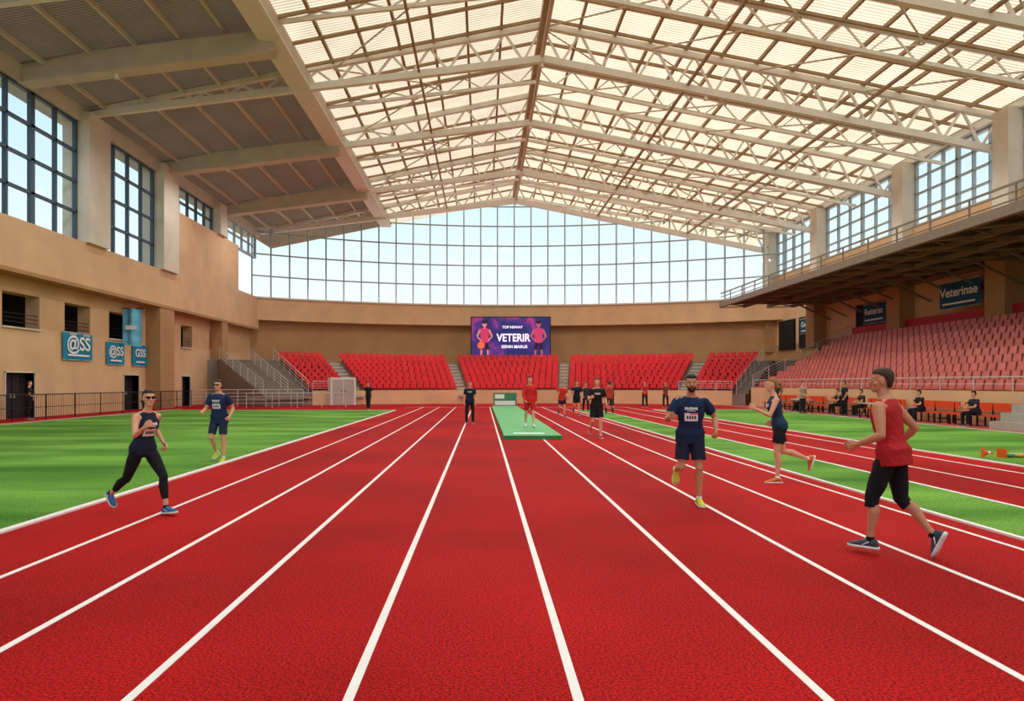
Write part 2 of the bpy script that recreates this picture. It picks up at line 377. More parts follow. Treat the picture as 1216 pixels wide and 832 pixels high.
    # shoes
    for an,toe,fu,fr in feet:
        o=an-fu*.082
        sm=MB(); rr=[]
        for t,w,hh in((-.070,.022,.060),(-.055,.034,.085),(-.02,.038,.100),(.02,.039,.100),(.06,.041,.076),(.11,.045,.054),(.155,.040,.042),(.19,.020,.032)):
            c=o+toe*t+fu*(hh/2+.008); rr.append([c+fr*(w*math.cos(2*math.pi*q/12))+fu*(hh/2*math.sin(2*math.pi*q/12)) for q in range(12)])
        sm.loft(rr); out.add(sm.v,sm.f,sn)
        sl=MB(); rr=[]
        for t,w in((-.080,.018),(-.065,.034),(-.02,.037),(.05,.040),(.11,.049),(.16,.044),(.198,.020)):
            rr.append([o+toe*t+fr*(w*a)+fu*b for a,b in((-1,0),(1,0),(1.05,.024),(-1.05,.024))])
        sl.loft(rr); out.add(sl.v,sl.f,SOLE)
        lc=MB()
        for q in range(4):
            t=.045+q*.020; hh=.100-(q+1)*.0115; c=o+toe*t+fu*(hh+.002); lc.beam(c-fr*.022-fu*.004,c+fr*.022-fu*.004,.006,.005)
        for sd in(-1,1):
            lc.beam(o+toe*.0+fr*(sd*.040)+fu*.070,o+toe*.06+fr*(sd*.043)+fu*.030,.004,.010,up=tuple(fu))
        out.add(lc.v,lc.f,SOLE if shoes[0]<180 else BLACKM)
        if kind!='pants':
            sk=MB(); limb(sk,[an-fu*.01,an+fu*.035],[.038,.0365],12,True); out.add(sk.v,sk.f,SOLE if shoes[0]>90 else bn)
    bvh=BVHTree.FromPolygons(vt,ft)
    def decal(h,cx,w,hh,side,m,nx=6,ny=4):
        vs=[];fs=[]
        for j in range(ny+1):
            for i in range(nx+1):
                c,R,F=tor(h+hh*(j/ny-.5),cx+w*(i/nx-.5)); o=c+F*(.5*side)
                hit=bvh.ray_cast(o,-F*side,.7)
                p=hit[0] if hit[0] is not None else c+F*(.12*side)
                vs.append(p+F*(.005*side))
        for j in range(ny):
            for i in range(nx):
                a=j*(nx+1)+i; fs.append((a,a+1,a+nx+2,a+nx+1))
        out.add(vs,fs,m)
    for pr,sd in((printf,1),(printb,-1)):
        if pr in('text','both'):
            for i in range(7): decal(.375+(i%2)*.002,-.072+i*.024,.018,.030 if i%3 else .038,sd,TXTW,1,1)
            for i in range(5): decal(.345,-.045+i*.022,.016,.010,sd,TXTW,1,1)
        if pr in('bib','both'):
            hh=.26 if pr=='both' else .31
            decal(hh,0,.17,.11,sd,TXTW)
            inner=mat('bib_digits',(60,50,60),.6)
            for i in range(4):
                vs=[]
                decal_h=hh-.005
                for a,b in((-1,-1),(1,-1),(1,1),(-1,1)):
                    c,R,F=tor(decal_h+b*.022,-.048+i*.032+a*.010); hit=bvh.ray_cast(c+F*(.5*sd),-F*sd,.7)
                    vs.append((hit[0] if hit[0] is not None else c)+F*(.008*sd))
                out.add(vs,[(0,1,2,3)],inner)
            decal(hh+.043,0,.17,.02,sd,mat('bib_band',(214,70,100),.6),6,1)
    k=H/1.735; Rz=Matrix.Rotation(rad(yaw),3,'Z')
    mz=min(v[2] for v in out.v)
    out.v=[tuple(Rz@Vector((v[0]*k,v[1]*k,(v[2]-mz)*k))) for v in out.v]
    o=out.obj(name,True,loc=(x,y,z+.004))
    return o
person('woman_runner',-4.28,8.5,-122,1.64,lean=11,head=(-14,4),legR=(-26,32,-34,5),legL=(38,32,8,5),armR=(30,88,20,.15),armL=(-46,88,20,.1),
       top=('tank',(26,36,58)),bottom=('leggings',(22,24,30),.72),shoes=(44,96,150),hair='brown',hairstyle='pony',female=True,glasses=True,printf='both',voxel=.008)
person('man_runner',-5.55,14.2,176,1.71,lean=4,legL=(8,10,0,3),legR=(18,56,-26,4),armL=(-26,72,18,.1),armR=(10,66,18,.25),
       top=('tee',(28,48,84)),bottom=('shorts',(34,50,78),.8),shoes=(196,214,70),skin='light',hair='brown',glasses=True,printf='both')
person('man_runner',2.82,9.15,172,1.75,lean=7,twist=-8,legL=(12,16,-3,2),legR=(10,88,-60,5),armL=(-34,80,28,.15),armR=(22,78,26,.30),
       top=('tee',(22,42,74)),bottom=('shorts',(24,32,52),.75),shoes=(208,206,60),skin='tan',hair='black',beard=True,printf='both',voxel=.008)
person('woman_runner',4.93,11.2,78,1.73,lean=10,head=(10,4),legL=(8,10,0,2),legR=(-12,62,-74,4),armL=(24,92,14,.2),armR=(-44,90,18,.1),
       top=('tank',(30,56,84)),bottom=('shorts',(22,24,30),.62),shoes=(222,116,50),skin='light',hair='blond',hairstyle='pony',female=True,printf='text',printb='text',voxel=.008)
person('man_runner',3.95,6.5,38,1.75,lean=7,head=(28,2),legL=(18,16,0,4),legR=(-4,38,-66,5),armL=(-14,80,20,.12),armR=(-34,78,30,0),
       top=('tank',(176,34,38)),bottom=('shorts',(20,21,26),1.02),shoes=(62,70,84),skin='tan',hair='brown',beard=False,printf=None,voxel=.008)
person('man_runner',3.42,20.2,180,1.80,lean=5,legL=(12,14,0,2),legR=(8,70,-50,4),armL=(-25,80,18,.1),armR=(20,85,16,.25),
       top=('tee',(24,24,28)),bottom=('shorts',(22,22,26),.75),shoes=(200,60,50),hair='brown',printf='text',voxel=.012)
person('man_walker',1.65,23.6,184,1.76,lean=2,legL=(14,6,4,3),legR=(-10,14,-10,3),armL=(-12,25,10,.1),armR=(12,30,10,.2),
       top=('jacket',(204,40,38)),bottom=('shorts',(196,36,38),.8),shoes=(225,225,225),hair='brown',printf=None,voxel=.013,z=.12)
person('man_spectator',-.52,27.5,182,1.72,lean=0,legL=(0,0,0,5),legR=(3,6,0,5),top=('tee',(22,30,48)),bottom=('pants',(24,25,30),1),shoes=(40,40,44),printf='text',voxel=.014,hair='black')
far=[('man_runner',3.9,33,180,(196,50,44),(30,30,36),'run'),('woman_runner',4.85,34.7,176,(26,30,50),(24,24,30),'run'),
     ('man_walker',6.7,35.6,10,(176,60,52),(60,50,46),'walk'),('man_walker',5.9,38.5,180,(60,50,52),(26,26,30),'walk'),
     ('man_spectator',-7.0,41.3,170,(26,26,30),(28,28,32),'walk'),('man_spectator',11.2,46.5,180,(190,50,50),(30,30,36),'stand'),
     ('man_spectator',12.5,46,150,(120,60,56),(30,30,36),'stand'),('man_spectator',9.2,48,200,(40,50,70),(40,36,36),'stand'),
     ('man_spectator',-20.85,31.0,-60,(24,24,28),(24,24,28),'stand'),('man_spectator',16.6,38,120,(60,50,52),(34,32,36),'stand'),
     ('man_spectator',18.0,33.5,90,(30,36,52),(26,26,30),'stand'),('woman_spectator',17.2,36.2,200,(180,150,140),(40,40,46),'stand')]
for n,x,y,yw,c1,c2,ps in far:
    kw=dict(voxel=.017,printf=None,hair=random.choice(['brown','black']),skin=random.choice(['light','tan']),H=random.uniform(1.68,1.8))
    if ps=='run': kw.update(legL=(14,14,0,2),legR=(4,72,-55,4),armL=(-25,80,16,.1),armR=(20,85,16,.2),lean=5)
    elif ps=='walk': kw.update(legL=(16,6,6,3),legR=(-12,12,-14,3),armL=(-14,20,8,.05),armR=(14,25,8,.1),lean=2)
    else: kw.update(legL=(0,0,0,5),legR=(2,5,0,5),lean=0,armL=(4,25,8,.1),armR=(6,60,8,.5))
    person(n,x,y,yw,top=('tee',c1),bottom=('shorts' if ps=='run' else 'pants',c2,.7),shoes=(50,50,56),**kw)
for x,y,c1,c2 in((18.75,25.6,(40,44,60),(28,28,34)),(18.75,28.8,(28,30,38),(30,34,46)),(18.75,33.2,(60,46,44),(30,30,36)),(18.75,35.4,(28,34,50),(34,30,34)),(18.75,39.4,(90,60,60),(30,30,36))):
    person('seated_spectator',x,y,90,1.72,lean=8,legL=(86,86,0,6),legR=(84,84,0,6),armL=(30,55,8,.2),armR=(30,55,8,.2),top=('tee',c1),bottom=('pants',c2,1),
           shoes=(50,50,56),printf=None,voxel=.015,hair='black',fist=False)
# ---------------------------------------------------------------- floor, grass, lines
g=MB(); g.box(-150,-150,-.5,150,200,-.32,mat('outside_ground',(130,120,104),.9,.1,.2)); g.obj('ground')
b=MB(); b.box(-24,-12,-.3,28.6,72,0,TRACK); b.obj('floor')
YN=-11.8
b=MB(); b.box(-18.9,YN,0,-5.40,41,.02,GRASS); b.box(5.75,YN,0,7.05,42,.02,GRASS); b.box(10.75,YN,0,17.6,42,.02,GRASS); b.obj('grass_field')
b=MB()
def line(x,w=.055,y0=YN,y1=47,z=.004): b.box(x-w/2,y0,0,x+w/2,y1,z,WHITE)
for x in(-4.10,-2.98,-1.85,-.70,.50,1.80,3.02,4.12): line(x)
line(-5.33,.11,y1=41.1,z=.024); line(5.36,.055); line(5.70,.07,y1=42.1,z=.024); line(7.09,.07,y1=42.1,z=.024); line(8.5,.055); line(9.9,.06); line(10.68,.10,y1=42.1,z=.024); line(17.66,.08,y1=42.1,z=.024); line(-18.95,.08,y1=41.1,z=.024); line(-19.6,.06,y1=44)
b.box(-19,41.0,0,-5.3,41.12,.024,WHITE); b.box(10.7,42,0,17.7,42.1,.024,WHITE); b.box(-5.3,46.9,0,10,47,.004,WHITE)
b.obj('lane_markings')
b=MB(); b.box(17.75,YN,0,19.85,50,.012,mat('apron_rubber',(186,92,84),.8,.08,1,.2)); b.obj('apron_surface')
MATG=mat('green_mat_vinyl',(100,182,110),.55,.10,1.5); MATD=mat('green_mat_side',(48,132,74),.6)
b=MB(); b.box(.62,19.8,0,2.36,46,.105,MATD); b.box(.64,19.82,.105,2.34,45.98,.12,MATG)
b.box(.95,20.5,.119,1.9,20.9,.122,TXTW); b.obj('runway_mat')
b=MB(); b.box(.75,46.4,0,2.35,46.5,1.0,mat('green_board',(70,130,104),.6)); b.box(.85,46.38,.15,2.25,46.4,.45,TXTW); b.box(.85,46.38,.6,1.5,46.4,.9,TXTW)
for xx in(.8,2.3): b.beam((xx,46.6,0),(xx,46.6,1.0),.06,.06,BLACKM)
b.obj('sponsor_board')
# ---------------------------------------------------------------- roof
RX=3.2; ZR=21.2
def deckz(x): return ZR-.2*abs(x-RX)
def dquad(mb,x0,x1,y0,y1,off,m):
    vs=[(x,y,deckz(x)+off) for x,y in((x0,y0),(x1,y0),(x1,y1),(x0,y1))]
    mb.add(vs,[(0,3,2,1)],m)
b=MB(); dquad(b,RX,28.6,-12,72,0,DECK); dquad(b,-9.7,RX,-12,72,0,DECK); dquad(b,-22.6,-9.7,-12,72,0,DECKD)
b.obj('ceiling')
def bz(x): return 19.05-.122*(RX-x) if x<RX else 19.05-.2*(x-RX)
def truss(Y,x0,x1,cs=.24,ws=.09,step=1.75,dz=0,name='roof_truss',m=STEEL):
    b=MB()
    for a,c in((x0,RX),(RX,x1)):
        if c-a<.5: continue
        n=max(2,round((c-a)/step)); P=[(a+(c-a)*i/n) for i in range(n+1)]
        bl=lambda x:bz(x)+dz; tl=lambda x: max(deckz(x)-.34, bl(x)+.25)
        b.beam((a,Y,bl(a)),(c,Y,bl(c)),cs*.8,cs,m); b.beam((a,Y,tl(a)),(c,Y,tl(c)),cs*.8,cs*.8,m)
        for i in range(n):
            m0=(P[i]+P[i+1])/2
            b.beam((P[i],Y,tl(P[i])),(m0,Y,bl(m0)),ws,ws,m); b.beam((m0,Y,bl(m0)),(P[i+1],Y,tl(P[i+1])),ws,ws,m)
    b.obj(name)
for Y in(-4,6,16,26,36.2): truss(Y,-21,27.8,.36,.11,2.0)
truss(45,-9.7,27.8,.38,.11,2.0); truss(55.6,-9.7,27.8,.38,.11,2.0); truss(64.3,-21.2,27.9,.45,.13,2.0)
for Y in(1,11,21,31,40.6,50.2,60): truss(Y,-9.7,27.8,.18,.07,2.2,dz=.75)
b=MB()
for Y in(1,11,21,31.3,45,55.8):
    b.beam((-21.6,Y,16.05),(-9.6,Y,17.5),.55,.95,BEAMC); b.beam((-21.6,Y,15.5),(-9.6,Y,16.98),.75,.12,BEAMC)
b.obj('roof_beam')
b=MB(); b.box(-10.15,-12,17.5,-9.35,68,18.45,BEAMC); b.box(-10.3,-12,17.4,-9.2,68,17.5,STEEL); b.obj('longitudinal_girder')
b=MB()
xs=[-8,-6.2,-4.4,-2.6,-.8,1.0,RX,5.2,7.1,9,10.9,12.8,14.7,16.6,18.5,20.4,22.3,24.2,26.1]
for x in xs: b.beam((x,-12,deckz(x)-.12),(x,69,deckz(x)-.12),.13,.2,PURL)
for x in(-20.2,-18,-16,-14,-12): b.beam((x,-12,deckz(x)-.12),(x,66,deckz(x)-.12),.16,.2,BEAMC)
yy=-10.0
while yy<69:
    b.beam((RX,yy,deckz(RX)-.30),(28,yy,deckz(28)-.30),.12,.14,PURL); b.beam((-9.7,yy,deckz(-9.7)-.30),(RX,yy,deckz(RX)-.30),.12,.14,PURL)
    yy+=2.4
b.beam((RX,-12,20.6),(RX,68,20.6),.35,.5,PURL); b.beam((RX,-12,19.2),(RX,66,19.2),.18,.18,BEAMC)
for x in(11,19.5): b.beam((x,-12,bz(x)+.15),(x,65,bz(x)+.15),.14,.14,PURL)
for x in(-3.4,): b.beam((x,-12,bz(x)+.1),(x,65,bz(x)+.1),.12,.12,PURL)
b.obj('roof_purlins')
b=MB(); Ys=[16,26,36.2,45,55.6,64.3]
for i in range(len(Ys)-1):
    for x0,x1 in((3.2,9),(14.7,20.4),(-8,-2.6),(20.4,26.1),(9,14.7)):
        a,c=Ys[i],Ys[i+1]; mid=(a+c)/2
        b.tube((x0,a,deckz(x0)-.45),(x1,mid,deckz(x1)-.45),.045,BEAMC,6); b.tube((x1,mid,deckz(x1)-.45),(x0,c,deckz(x0)-.45),.045,BEAMC,6)
b.obj('roof_bracing')
b=MB(); fill_lamps=[]  # invented housings for fill lamps added to brighten the hall
for y in(-4,6,16,26,36.2,45,55.6):
    for x in(-17,-6,3.2,12,21):
        if x<-9.7:
            yb={-4:1,6:11,16:11,26:21,36.2:31.3}.get(y,y if y==45 else 55.8); z=15.55+(x+21.6)*.1233-.05; yq=yb
            if (x,yq) in [(l[0],l[1]) for l in fill_lamps]: continue
        else: z=bz(x)-.17; yq=y
        b.tube((x,yq,z-.26),(x,yq,z-.02),.12,STEEL,12,.06)
        fill_lamps.append((x,yq,z-.29))
b.obj('added_fill_housings')
for x,y,z in fill_lamps:
    l=D.lights.new('added_fill_spot','SPOT'); l.energy=880; l.spot_size=rad(168); l.spot_blend=.6; l.shadow_soft_size=.08; l.color=(.99,.99,1)  # added fill spots that lift the interior light level
    o=D.objects.new('added_fill_spot',l); COL.objects.link(o); o.location=(x,y,z)
# ---------------------------------------------------------------- windows
wn=[0]
def win_x(X,y0,y1,z0,z1,nc,nr,fm,thick=.12,heavy=()):
    wn[0]+=1; b=MB(); b.add([(X,y0,z0),(X,y1,z0),(X,y1,z1),(X,y0,z1)],[(0,1,2,3)],GLASS)
    for i in range(nc+1):
        y=y0+(y1-y0)*i/nc; t=thick*(2.2 if i in heavy or i in(0,nc) else 1); b.box(X-.1,y-t/2,z0,X+.1,y+t/2,z1,fm)
    for j in range(nr+1):
        z=z0+(z1-z0)*j/nr; t=thick*(1.8 if j in(0,nr) else 1); b.box(X-.1,y0,z-t/2,X+.1,y1,z+t/2,fm)
    b.obj('window_%d'%wn[0])
b=MB(); XL=-21
b.box(-22.6,-12,6.8,XL,46.3,9.1,TAN); b.box(-22.6,46.3,6.8,XL,58,13.5,TAN); b.box(-22.6,58,6.8,XL,63.2,9.7,TAN)
b.box(-22.6,-12,15.5,-21.2,64,17.1,BEAMC)
for y0,y1 in((-8,-6),(4,6),(14,16),(24.8,26.8),(35.6,37.6),(43.9,46.1),(53.4,54.8)): b.box(-22.2,y0,9.1 if y0<46 else 13.5,-20.75,y1,16,COLM)
ops=[(-6,-3),(2,5),(8,11),(16,19),(24,27),(30.7,33.3),(35.3,37.6),(39.5,42.6),(48.9,50.8),(54,56.2)]
drs=[(-9,-7,0),(12,14,0),(30.9,32.9,1),(41.1,42.9,2),(49.0,50.4,3)]
def strip(z0,z1,holes):
    y=-12
    for h in holes: b.box(-22.6,y,z0,-21.9,h[0],z1,TAN); y=h[1]
    b.box(-22.6,y,z0,-21.9,63.5,z1,TAN)
strip(0,2.15,[d[:2] for d in drs]); b.box(-22.6,-12,2.15,-21.9,63.5,4.3,TAN); strip(4.3,5.9,ops); b.box(-22.6,-12,5.9,-21.9,63.5,6.8,TAN)
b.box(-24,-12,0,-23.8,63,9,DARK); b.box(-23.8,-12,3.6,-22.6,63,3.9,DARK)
for y0,y1 in((43.8,45.8),(54.2,55.4),(22,23.4),(6,7.4)): b.box(-22,y0,0,-20.95,y1,6.8,TAND)
b.box(-22,-12,6.62,-20.9,63,6.8,TAND)
b.obj('wall_left')
b=MB()
for a,c in ops:
    for z in(4.55,4.75,4.95): b.beam((-22,a,z),(-22,c,z),.03,.03,BLACKM)
    b.box(-21.95,a-.05,4.22,-21.8,c+.05,4.3,BEAMC)
b.obj('opening_guard_rails')
for i,(a,c,_) in enumerate(drs):
    b=MB(); b.box(-22.4,a,0,-22.3,c,2.15,DOORM); mid=(a+c)/2; b.box(-22.3,mid-.02,0,-22.28,mid+.02,2.1,BLACKM)
    for s in(-1,1): b.box(-22.3,mid+s*.12-.02,.95,-22.24,mid+s*.12+.02,1.15,RAILM); b.box(-22.29,mid+s*.5-.2,1.3,-22.27,mid+s*.5+.2,1.9,GLASS)
    b.box(-22.35,a-.08,0,-21.85,a,2.2,BEAMC); b.box(-22.35,c,0,-21.85,c+.08,2.2,BEAMC); b.box(-22.35,a-.08,2.15,-21.85,c+.08,2.23,BEAMC)
    b.obj('door_%d'%(i+1))
for y0,y1 in((-6,4),(6,14),(16,24.8)): win_x(-21.5,y0,y1,9.1,15.5,5,4,FRD)
win_x(-21.5,26.8,35.6,9.1,15.5,5,4,FRD,.13,(3,)); win_x(-21.5,37.6,43.9,9.1,15.5,4,4,FRD,.13); win_x(-21.5,46.1,53.4,13.5,15.5,5,2,FRD,.11); win_x(-21.5,54.8,63.6,13.5,15.5,5,2,FRL,.11)
b=MB()
b.box(27.9,-12,0,28.6,64,5.2,TAND); b.box(27.9,-12,8.3,28.6,65,11.8,TAN)
b.box(27.9,-12,5.2,28.6,65,8.3,TAN)
b.box(27.7,-12,15.9,28.6,66,16.5,STEEL)
for yc in(-4,6,16,26,35.4,44.2,55.4,64.6): b.box(27.2,yc-.55,4.6,28.2,yc+.55,16.0,COLM); b.box(26.9,yc-.7,4.6,28.1,yc+.7,8.4,TAND)
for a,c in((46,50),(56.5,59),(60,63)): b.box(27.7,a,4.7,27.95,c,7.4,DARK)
b.obj('wall_right')
cl=[-4,6,16,26,35.4,44.2,55.4,64.6]
for i in range(len(cl)-1): win_x(28.1,cl[i]+.55,cl[i+1]-.55,11.8,15.9,6 if i<6 else 5,4,FRL,.10,(3,))
b=MB(); b.box(-22.6,-12.5,-.3,28.6,-12,2.2,TAN); b.obj('wall_front')
wn[0]+=1; b=MB()  # unseen glazing behind the camera, made glass to add frontal daylight
NX=24
for i in range(NX+1):
    x=-22.4+(28.4+22.4)*i/NX; b.beam((x,-12.2,2.2),(x,-12.2,deckz(x)),.14,.16,FRL,up=(0,1,0))
    if i<NX:
        x2=-22.4+50.8*(i+1)/NX; b.add([(x,-12.2,2.2),(x2,-12.2,2.2),(x2,-12.2,deckz(x2)),(x,-12.2,deckz(x))],[(0,1,2,3)],GLASS)
for j in range(7): b.beam((-22.4,-12.2,2.2+2.2*j),(28.4,-12.2,2.2+2.2*j),.14,.14,FRL)
b.obj('window_%d'%wn[0])
# back curved wall + glass ---------------------------------------
CX,CY,RW=3.3,22.0,47.5
def arc(r,a,cx=CX,cy=CY): a=rad(a); return cx+r*math.sin(a),cy+r*math.cos(a)
def arcband(b,r0,r1,z0,z1,a0,a1,n,m,cx=CX,cy=CY):
    for i in range(n):
        t0=a0+(a1-a0)*i/n;t1=a0+(a1-a0)*(i+1)/n
        p=[arc(r0,t0,cx,cy),arc(r0,t1,cx,cy),arc(r1,t1,cx,cy),arc(r1,t0,cx,cy)]
        vs=[(x,y,z0) for x,y in p]+[(x,y,z1) for x,y in p]
        fs=[(0,1,2,3),(4,7,6,5),(0,4,5,1),(2,6,7,3)]
        if i==0: fs.append((0,3,7,4))
        if i==n-1: fs.append((1,5,6,2))
        b.add(vs,fs,m)
b=MB(); A=31.2
arcband(b,RW,RW+1.6,7.6,9.7,-A,A,60,TAN); arcband(b,RW-.15,RW+.2,9.6,9.75,-A,A,60,COLM); arcband(b,RW+1.0,RW+1.4,0,7.6,-34,34,60,TAND)
b.obj('wall_back')
b=MB(); NP=30
for i in range(NP+1):
    a=-A+2*A*i/NP; x,y=arc(RW+.6,a); zt=deckz(x)-.1
    b.beam((x,y,9.6),(x,y,zt),.12,.16,FRL,up=(0,1,0))
    if i<NP:
        a2=-A+2*A*(i+1)/NP; x2,y2=arc(RW+.6,a2); zt2=deckz(x2)-.1
        b.add([(x,y,9.6),(x2,y2,9.6),(x2,y2,zt2),(x,y,zt)],[(0,1,2,3)],GLASS)
        for j in range(6):
            z=9.75+2.05*j
            if z<min(zt,zt2): b.beam((x,y,z),(x2,y2,z),.12,.12,FRL)
        b.beam((x,y,zt),(x2,y2,zt2),.3,.3,STEEL)
wn[0]+=1; b.obj('window_%d'%wn[0])
# ---------------------------------------------------------------- back stands
SX,SY,SR=3.0,29.0,27.0; NR=10; DR=.8; DZ=.30; Z0=.85
b=MB()
for i in range(NR): arcband(b,SR+i*DR,SR+NR*DR,0 if i==0 else Z0+DZ*(i-1),Z0+DZ*i,-44,38,82,CONC,SX,SY)
arcband(b,SR-.12,SR,0,1.1,-36,36,72,TAN,SX,SY)
for a0,a1 in((-29.3,-27.2),(-10.6,-9.1),(7.1,8.5),(27.2,29),(-44,-36.5)):
    mm=CONCL if a0>-40 else CONC
    for i in range(NR):
        arcband(b,SR+i*DR-.4,SR+i*DR+.02,max(0,Z0+DZ*(i-1)),Z0+DZ*(i-.5)+.0,a0,a1,2,mm,SX,SY)
        arcband(b,SR+i*DR,SR+i*DR+.8,Z0+DZ*i,Z0+DZ*i+.012,a0,a1,2,mm,SX,SY)
b.obj('concrete_grandstand')
def seat(b,px,py,pz,dx,dy,m,w=.46):
    rx,ry=-dy,dx
    def P(a,f,z): return (px+rx*a+dx*f,py+ry*a+dy*f,pz+z)
    h=w/2
    def bx(pts): b.add([P(*p) for p in pts],[(0,3,2,1),(4,5,6,7),(0,1,5,4),(1,2,6,5),(2,3,7,6),(3,0,4,7)],m)
    bx([(-h,.0,.36),(h,.0,.36),(h,.40,.38),(-h,.40,.38),(-h,.0,.42),(h,.0,.42),(h,.42,.45),(-h,.42,.45)])
    bx([(-h,-.03,.36),(h,-.03,.36),(h,.03,.36),(-h,.03,.36),(-h*.85,-.10,.80),(h*.85,-.10,.80),(h*.85,-.05,.80),(-h*.85,-.05,.80)])
    bx([(-.05,.1,0),(.05,.1,0),(.05,.2,0),(-.05,.2,0),(-.05,.1,.37),(.05,.1,.37),(.05,.2,.37),(-.05,.2,.37)])
b=MB()
for a0,a1 in((-36,-29.5),(-27,-10.8),(-8.9,6.9),(8.7,27),(29.2,36)):
    for i in range(NR):
        r=SR+i*DR+.55; n=max(1,int(rad(a1-a0)*r/.52))
        for k in range(n):
            a=a0+(a1-a0)*(k+.5)/n; x,y=arc(r,a,SX,SY); seat(b,x,y,Z0+DZ*i,-math.sin(rad(a)),-math.cos(rad(a)),REDS,.48)
b.obj('red_stadium_seats')
b=MB(); prev=None
for i in range(46):
    a=-46+92*i/45; dx,dy=math.sin(rad(a)),math.cos(rad(a)); p=(SX+35*dx,SY+35*dy)
    t=60
    if dx<0: t=min(t,(-21.9-SX)/dx)
    if dx>0: t=min(t,(27.9-SX)/dx)
    ox,oy=SX-CX,SY-CY; B=ox*dx+oy*dy; C=ox*ox+oy*oy-48.5**2; t=min(t,-B+math.sqrt(B*B-C)); t=max(t,35.01)
    q=(SX+t*dx,SY+t*dy)
    if prev:
        p0,q0=prev; b.add([(p0[0],p0[1],3.55),(p[0],p[1],3.55),(q[0],q[1],3.55),(q0[0],q0[1],3.55),(p0[0],p0[1],0),(p[0],p[1],0)],[(0,1,2,3),(0,4,5,1)],CONC)
    prev=(p,q)
b.obj('concourse_floor')
def rail(name,pts,h=1.05,m=RAILM,n=4,r=.025,step=1.3,vert=False):
    b=MB()
    for i in range(len(pts)-1):
        p=Vector(pts[i]);q=Vector(pts[i+1]);L=(q-p).length
        for j in range(n): z=Vector((0,0,h*(j+1)/n)); b.tube(p+z,q+z,r if j==n-1 else r*.6,m,6)
        k=max(1,round(L/step))
        for j in range(k+1): c=p+(q-p)*j/k; b.tube(c,c+Vector((0,0,h)),r,m,6)
        if vert:
            k=int(L/.14)
            for j in range(k): c=p+(q-p)*j/k; b.beam(c+Vector((0,0,.08)),c+Vector((0,0,h)),.012,.012,m)
    return b.obj(name)
for a in(-44,-40,-36.6,36.6):
    x0,y0=arc(SR,a,SX,SY); x1,y1=arc(SR+7.6,a,SX,SY); rail('stair_handrail',[(x0,y0,Z0),(x1,y1,Z0+DZ*9)],1.0)
pts=[arc(SR-.06,a,SX,SY) for a in(-36,-32,-29.4)]; rail('stand_guard_rail',[(x,y,1.1) for x,y in pts],.7)
pts=[arc(SR-.06,a,SX,SY) for a in(27.4,31,35.9)]; rail('stand_guard_rail',[(x,y,1.1) for x,y in pts],.7)
rail('stand_guard_rail',[(-20.5,47.3,0),(-16.2,47.6,0),(-13.2,49.6,0)],1.2,n=5,step=1)
b=MB(); a=-31; x,y=arc(SR-.2,a,SX,SY)
b.box(-1.0,-.35,0,1.0,.35,2.1,mat('white_panel',(222,220,216),.6)); b.box(-.85,-.37,0,-.03,-.34,1.95,CONCL); b.box(.03,-.37,0,.85,-.34,1.95,CONCL)
for s in(-1,1): b.box(s*.15-.02,-.42,.95,s*.15+.02,-.36,1.1,BLACKM)
o=b.obj('tunnel_entrance'); o.location=(x,y-.25,0); o.rotation_euler=(0,0,rad(31))
# ---------------------------------------------------------------- right stand
b=MB(); ye=49.8; N2=11; D2=.66; ZZ=.37
for i in range(N2): b.box(20+i*D2,-12,0 if i==0 else 1.0+ZZ*(i-1),27.9,ye-i*.0,1.0+ZZ*i,CONC)
b.box(19.85,-12,0,20,ye,1.35,TAN)
aisles=(-4,16)
for ys in aisles: 
    for i in range(N2): b.box(20+i*D2-.3,ys,1.0+ZZ*(i-1),20+i*D2+.01,ys+1.0,1.0+ZZ*(i-.5),CONCL)
b.box(27.3,-12,4.7,27.45,ye,5.75,REDM)
b.obj('concrete_grandstand')
b=MB()
for i in range(N2-1):
    y=-11.6
    while y<ye-.3:
        if not any(a-.25<y<a+1.25 for a in aisles): seat(b,20+i*D2+.34,y,1.0+ZZ*i,-1,0,PINKS,.46)
        y+=.53
b.obj('pale_red_stadium_seats')
rail('stand_guard_rail',[(19.92,-11,1.35),(19.92,49.5,1.35)],.55,n=2,step=2)
rail('stair_handrail',[(20,49.9,1.35),(27.2,49.9,5.0)],.9)
b=MB(); cx0,cx1,cz=19.7,27.9,7.95
b.box(cx0,-12,cz+.3,cx1,56,cz+.4,CAND)
for x in(cx0+.1,21.7,23.7,25.7,27.5): b.beam((x,-12,cz+.1),(x,56,cz+.1),.14,.26,CAN)
y=-11
while y<56:
    b.beam((cx0,y,cz+.12),(cx1,y,cz+.12),.12,.22,CAN); b.tube((cx0+.1,y,cz),(21.7,y+1.2,cz),.04,CAN,6); b.tube((21.7,y+1.2,cz),(cx0+.1,y+2.4,cz),.04,CAN,6)
    b.tube((23.7,y,cz),(25.7,y+1.2,cz),.04,CAN,6); b.tube((25.7,y+1.2,cz),(23.7,y+2.4,cz),.04,CAN,6)
    b.beam((cx0+.1,y,cz+.3),(cx0+.1,y,cz+1.15),.06,.06,CAN); b.beam((27.8,y,cz-1.2),(25.2,y,cz),.1,.12,CAN); y+=2.4
for h in(.55,.85,1.15): b.beam((cx0+.1,-12,cz+h),(cx0+.1,56,cz+h),.05,.05 if h<1.1 else .09,CAN)
b.beam((cx0,-12,cz+.2),(cx0,56,cz+.2),.08,.42,CAN)
b.obj('stand_canopy')
